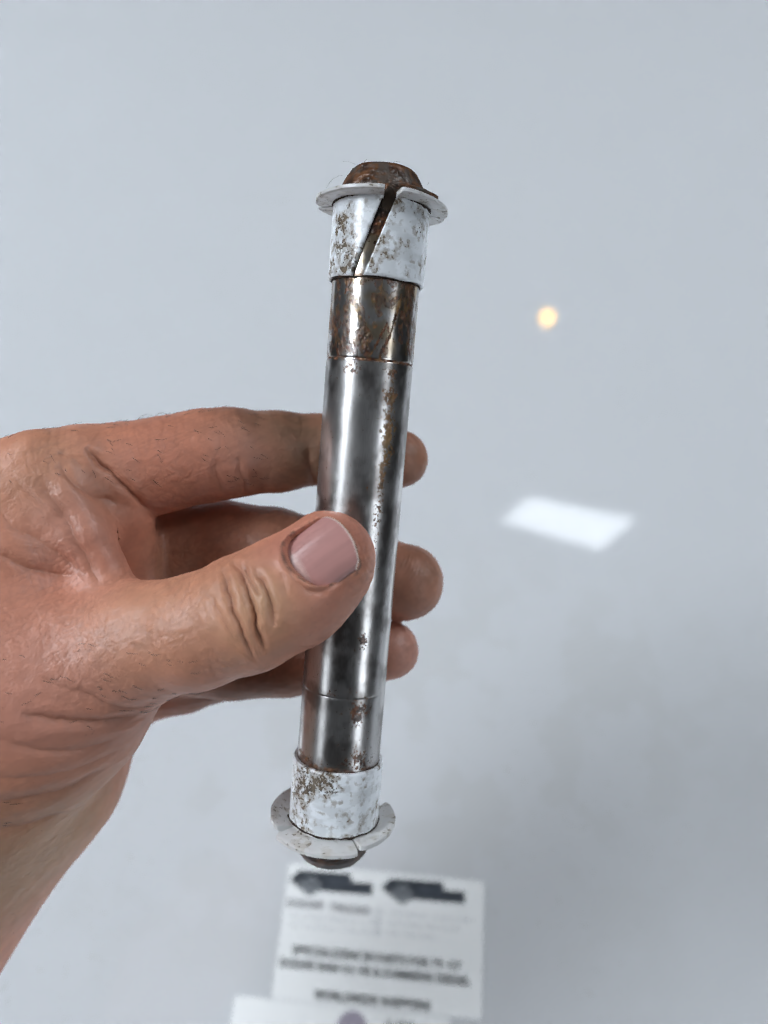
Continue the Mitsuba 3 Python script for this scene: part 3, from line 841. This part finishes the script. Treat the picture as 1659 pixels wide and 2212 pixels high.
# soft lumps of flesh, fine skin folds running across the thumb ball and the web
disp += .55 * (meshkit.fbm(V * .11, 3, 1) - .5) + .22 * (meshkit.fbm(V * .4, 3, 2) - .5)
fold_dir = np.stack([V[:, 0] * .10 + V[:, 1] * .04, V[:, 1] * .55 - V[:, 0] * .12, V[:, 2] * .12], 1)
thenar_w = np.clip((-30 - V[:, 0]) / 12, 0, 1) * np.clip((-28 - V[:, 1]) / 10, 0, 1) * (N[:, 2] > 0)
disp += .22 * thenar_w * (meshkit.fbm(fold_dir, 4, 8) - .5)
web_w = np.clip((-48 - V[:, 0]) / 10, 0, 1) * np.clip((6 - V[:, 1]) / 6, 0, 1) * np.clip((V[:, 1] + 20) / 6, 0, 1) * (N[:, 2] > 0)
wd = (V[:, 0] * .72 + V[:, 1] * .69)
disp += .14 * web_w * (meshkit.fbm(np.stack([wd * .55, (V[:, 1] - V[:, 0]) * .05, V[:, 2] * .05], 1), 3, 11) - .5)
# fine skin lines: two crossing families of shallow furrows, closer together across the joints
def furrow(a, b, seed):
    n = meshkit.noise(np.stack([a, b, 0 * a], 1), seed)
    return (1 - np.abs(2 * n - 1)) ** 5


wq = V + 1.2 * (meshkit.fbm(V * .3, 2, 41)[:, None] - .5) * np.array([1.0, 1.3, 1.0])
fine = furrow(wq[:, 0] * .95 + wq[:, 1] * .45, wq[:, 1] * .28 - wq[:, 0] * .2 + wq[:, 2] * .3, 51) + furrow(wq[:, 1] * .95 - wq[:, 0] * .5, wq[:, 0] * .3 + wq[:, 2] * .35, 52) \
    + .7 * furrow(wq[:, 0] * 1.7 - wq[:, 1] * .5, wq[:, 1] * .6 + wq[:, 2] * .5, 53) + .7 * furrow(wq[:, 1] * 1.7 + wq[:, 0] * .6, wq[:, 0] * .5 + wq[:, 2] * .5, 54)
fine_w = (1 - .5 * thenar_w) * (.55 + .9 * np.clip((meshkit.fbm(V * .09, 2, 61) - .4) * 4, 0, 1))
disp -= .062 * np.clip(fine, 0, 1.5) * fine_w
# finger prints on the three fingertips past the pin
print_w = np.clip((V[:, 0] - 2) / 3, 0, 1) * np.clip((-4 - V[:, 2]) / 3, 0, 1)
pr = np.linalg.norm((V - np.array([0, 0, -8])) * np.array([1, .6, .8]) + 1.5 * (meshkit.fbm(V * .25, 2, 71)[:, None] - .5), axis=1)
disp += .035 * print_w * np.sin(pr * 2 * np.pi / .62)
# nail bed sunk below its folds
q = V - NAIL_C
l, w, h = q @ NAIL_L, q @ NAIL_W, q @ NAIL_N
on = (h > -7) & (h < 5) & (np.abs(w) < 11) & (np.abs(l) < 11)
sd = np.where(on, nail_outline(l, w), 9)
plate_h = np.sqrt(np.maximum(NAIL_R ** 2 - w ** 2, 1)) - NAIL_R     # nail surface height at this w
bed = np.clip(-sd / .5, 0, 1)
V = V + N * disp[:, None]
h2 = (V - NAIL_C) @ NAIL_N
fold_up = np.exp(-((sd - .8) / .8) ** 2) * on * np.where(l > 3.5, .25, 1.0)
V = V + NAIL_N * ((plate_h - .6 - h2) * bed + .35 * fold_up * (1 - bed))[:, None] * on[:, None]
V[SEAM] = V[SEAM_E].mean(1)
N = vertex_normals(V, F)

# skin colour
BASE = np.array([.54, .215, .133])
col = np.tile(BASE, (len(V), 1))
mott = meshkit.fbm(V * .22, 4, 21)
col *= (.80 + .40 * mott)[:, None]
red = np.clip((meshkit.fbm(V * .13 + 7, 3, 5) - .45) * 4, 0, 1)
col = col * (1 - .22 * red[:, None]) + np.array([.52, .22, .165]) * .22 * red[:, None]
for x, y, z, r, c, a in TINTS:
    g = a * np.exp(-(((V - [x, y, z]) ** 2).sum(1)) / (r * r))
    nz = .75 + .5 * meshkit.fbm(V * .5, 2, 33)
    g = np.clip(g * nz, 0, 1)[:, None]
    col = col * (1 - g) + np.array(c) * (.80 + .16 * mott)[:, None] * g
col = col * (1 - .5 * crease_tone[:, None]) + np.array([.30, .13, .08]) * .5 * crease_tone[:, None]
col *= (1 - .07 * np.clip(fine, 0, 1.5) * fine_w)[:, None]
# grime caught round the nail and in pores
rim = np.exp(-((sd - .1) / .25) ** 2) * on * np.clip((meshkit.fbm(V * .9, 3, 14) - .38) * 5, 0, 1)
col = col * (1 - .75 * rim[:, None]) + np.array([.10, .07, .05]) * .75 * rim[:, None]
pore = np.clip((meshkit.noise(V * 1.9, 3) - .86) * 6, 0, 1) * np.clip((meshkit.fbm(V * .2, 2, 9) - .42) * 5, 0, 1)
col *= (1 - .30 * pore)[:, None]


def skin_bump(p, n, uv):
    q = p * 1000.0
    a = fbm(q.x * 2.2, q.y * 2.2, q.z * 2.2, 3)
    d1, d2, _ = voronoi(q.x * 2.0 + 1.2 * q.z, q.y * 1.5 + q.z)
    return .5 * a + .5 * smoothstep(0.0, .28, d2 - d1)


def skin_rough(p, n, uv):
    q = p * 1000.0
    return .32 + .16 * fbm(q.x * .5, q.y * .5, q.z * .5, 3)


scene['skin'] = {'type': 'bumpmap', 'arbitrary': mikit.proc(skin_bump, 2e-4), 'scale': 0.00012,
                 'bsdf': {'type': 'principled', 'base_color': {'type': 'mesh_attribute', 'name': 'vertex_color'}, 'roughness': mikit.proc(skin_rough), 'specular': .45}}
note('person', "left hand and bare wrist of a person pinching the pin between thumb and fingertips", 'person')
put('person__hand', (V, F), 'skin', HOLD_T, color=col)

# nail plate
nu, nv = 60, 50
uu, vv = np.meshgrid(np.linspace(-1, 1, nu), np.linspace(-1, 1, nv), indexing='ij')
W_ = uu * 6.05
L0, L1 = nail_edges(W_)
L0, L1 = L0 - .1, L1 + .25
L_ = L0 + (L1 - L0) * (vv + 1) / 2
Hh = np.sqrt(NAIL_R ** 2 - W_ ** 2) - NAIL_R + .05 - .012 * L_ ** 2 * .6
Hh = Hh - .5 * np.clip((np.abs(uu) - .93) / .07, 0, 1) ** 2 - .35 * np.clip((-.9 - vv) / .1, 0, 1) ** 2
top = NAIL_C + L_[..., None] * NAIL_L + W_[..., None] * NAIL_W + Hh[..., None] * NAIL_N
bot = top - NAIL_N * .5
nn = nu * nv
ff = grid_faces(nu, nv)
rimi = np.r_[np.arange(nu) * nv, (nu - 1) * nv + np.arange(1, nv), (np.arange(nu - 2, -1, -1)) * nv + nv - 1, np.arange(nv - 2, 0, -1)]
r2 = np.roll(rimi, -1)
NF = np.vstack([ff[:, ::-1], ff + nn, np.stack([rimi, r2, r2 + nn, rimi + nn], 1)])
ncol = np.tile(np.array([.44, .225, .205]), (nn, 1)).reshape(nu, nv, 3)
lun = np.clip((-vv - .60 - .5 * uu ** 2) * 7, 0, 1)[..., None]
ncol = ncol * (1 - .8 * lun) + np.array([.56, .38, .34]) * .8 * lun
tip = np.clip((vv - .93) * 14, 0, 1)[..., None]
ncol = ncol * (1 - tip) + np.array([.70, .60, .52]) * tip
streak = meshkit.fbm(np.stack([uu * 9, vv * .4, vv * 0], -1), 3, 5)
ncol = ncol * (.90 + .2 * streak)[..., None]


def nail_bump(p, n, uv):
    q = (p - mi.Point3f(*HOLD_O.tolist())) * 1000.0
    nwu = HOLD[:3, :3] @ NAIL_W * 1000
    wq = q.x * float(nwu[0]) + q.y * float(nwu[1]) + q.z * float(nwu[2])
    return noise(wq * 2.2, 0.0, 0.0) * .7 + noise(wq * 5.0, 2.0, 0.0) * .3


scene['nail'] = {'type': 'bumpmap', 'arbitrary': mikit.proc(nail_bump, 2e-4), 'scale': 0.00004,
                 'bsdf': {'type': 'principled', 'base_color': {'type': 'mesh_attribute', 'name': 'vertex_color'}, 'roughness': .25, 'specular': .5}}
put('person__thumb_nail', (np.vstack([top.reshape(-1, 3), bot.reshape(-1, 3)]), NF), 'nail', HOLD_T, color=np.vstack([ncol.reshape(-1, 3)] * 2))

# fine dark hairs along the top of the index finger, and a few fibres caught on the pin
def hair_mesh(curves, r0):
    vs, fs, n = [], [], 0
    for c in curves:
        c = spline(c, 7)
        t = np.gradient(c, axis=0); t /= np.linalg.norm(t, axis=1, keepdims=True)
        x = np.cross(t, [0.13, 0.2, 1.0]); x /= np.linalg.norm(x, axis=1, keepdims=True)
        y = np.cross(t, x)
        rr = r0 * np.linspace(1, .35, len(c))[:, None, None]
        an = np.arange(5) / 5 * 2 * np.pi
        ring = c[:, None] + rr * (x[:, None] * np.cos(an)[None, :, None] + y[:, None] * np.sin(an)[None, :, None])
        k = len(c)
        i, j = np.meshgrid(np.arange(k - 1), np.arange(5), indexing='ij')
        f = np.stack([i * 5 + j, i * 5 + (j + 1) % 5, (i + 1) * 5 + (j + 1) % 5, (i + 1) * 5 + j], -1).reshape(-1, 4)
        vs.append(ring.reshape(-1, 3)); fs.append(f + n); n += k * 5
    return np.vstack(vs), np.vstack(fs)


scene['hair_brown'] = {'type': 'twosided', 'bsdf': {'type': 'principled', 'base_color': {'type': 'rgb', 'value': [.07, .045, .03]}, 'roughness': .5}}
HAIRS = [
    [(-68.1,16.1,2.0),(-67.8,17.4,2.4),(-66.7,17.8,2.8),(-65.2,17.3,3.2),(-63.8,16.5,3.6)],
    [(-68.1,16.2,1.0),(-67.8,17.1,1.4),(-66.8,17.3,1.8),(-65.2,16.9,2.2),(-64.0,16.5,2.6)],
    [(-68.0,16.1,2.0),(-68.0,16.6,2.4),(-67.7,16.9,2.8)],
    [(-61.4,17.5,0.0),(-61.6,17.8,0.4),(-61.8,18.3,0.8)],
    [(-60.3,17.8,0.0),(-60.0,18.1,0.4),(-60.0,18.3,0.8)],
    [(-59.7,17.9,0.0),(-59.7,18.2,0.4),(-59.0,17.9,0.8)],
    [(-58.1,18.5,-2.0),(-57.5,19.3,-1.6),(-56.3,19.6,-1.2),(-54.9,19.4,-0.7999999999999998),(-54.1,18.9,-0.3999999999999999)],
    [(-59.2,18.3,-2.0),(-58.6,18.5,-1.6),(-57.8,18.4,-1.2)],
    [(-56.7,19.0,-3.0),(-56.2,19.5,-2.6),(-55.3,19.5,-2.2),(-54.4,19.1,-1.7999999999999998)],
    [(-56.0,19.5,-3.0),(-55.5,19.8,-2.6),(-54.9,20.0,-2.2)],
    [(-53.9,19.6,-4.0),(-53.0,20.5,-3.6),(-51.8,21.0,-3.2),(-50.3,20.9,-2.8),(-49.2,20.1,-2.4)],
    [(-53.2,19.7,-4.0),(-52.3,20.1,-3.6),(-51.1,20.0,-3.2)],
    [(-51.4,20.1,-4.0),(-51.1,20.7,-3.6),(-50.7,20.0,-3.2)],
    [(-50.2,20.4,-5.0),(-49.4,21.3,-4.6),(-47.9,21.5,-4.2),(-46.6,21.0,-3.8),(-46.0,20.7,-3.4)],
    [(-49.5,20.5,-5.0),(-48.7,20.9,-4.6),(-47.6,20.6,-4.2)]]
short = []
hz = (V[:, 2] > -14) & (N[:, 2] > .05) & (V[:, 0] > -86) & (((V[:, 1] > 6) & (V[:, 0] < -26)) | ((V[:, 1] < -24) & (V[:, 1] > -40) & (V[:, 0] < -34))| ((V[:, 1] < -44) & (V[:, 1] > -60) & (V[:, 0] < -70)))
cand = np.where(hz)[0]
for i in rng.choice(cand, 170, replace=False):
    d = np.array([1.0, .25 * rng.normal() - (.5 if V[i, 1] > 6 else .1), 0]) + .25 * rng.normal(size=3)
    d -= N[i] * (d @ N[i]); d /= np.linalg.norm(d)
    L_h = rng.uniform(.8, 2.4)
    side = np.cross(N[i], d) * rng.normal() * .18
    short.append(np.array([V[i] - N[i] * .05, V[i] + d * L_h * .5 + N[i] * .16 + side * L_h * .5, V[i] + d * L_h + N[i] * rng.uniform(.05, .3) + side * L_h * 1.6]))
put('person__hair', hair_mesh([np.array(h) for h in HAIRS] + short, .05), 'hair_brown', HOLD_T, kind='stuff')
FIBRES = [
    [(-11.4,64.7,10.0),(-10.7,65.9,10.0),(-9.6,66.8,10.0),(-8.2,67.2,10.0)],
    [(-5.3,68.7,9.0),(-5.5,69.5,9.0),(-6.2,70.0,9.0),(-7.3,70.4,9.0),(-8.2,70.4,9.0)],
    [(-4.0,70.3,9.0),(-3.7,70.6,9.0),(-3.3,70.9,9.0)],
    [(1.9,70.2,9.0),(2.7,70.4,9.0),(3.4,70.0,9.0)],
    [(8.6,65.7,9.0),(8.9,66.1,9.0),(8.7,66.4,9.0)],
    [(9.6,64.1,9.0),(9.8,64.3,9.0)]]
put(PIN + '__fibre', hair_mesh([np.array(h) for h in FIBRES], .03), 'hair_brown', HOLD_T, kind='stuff')
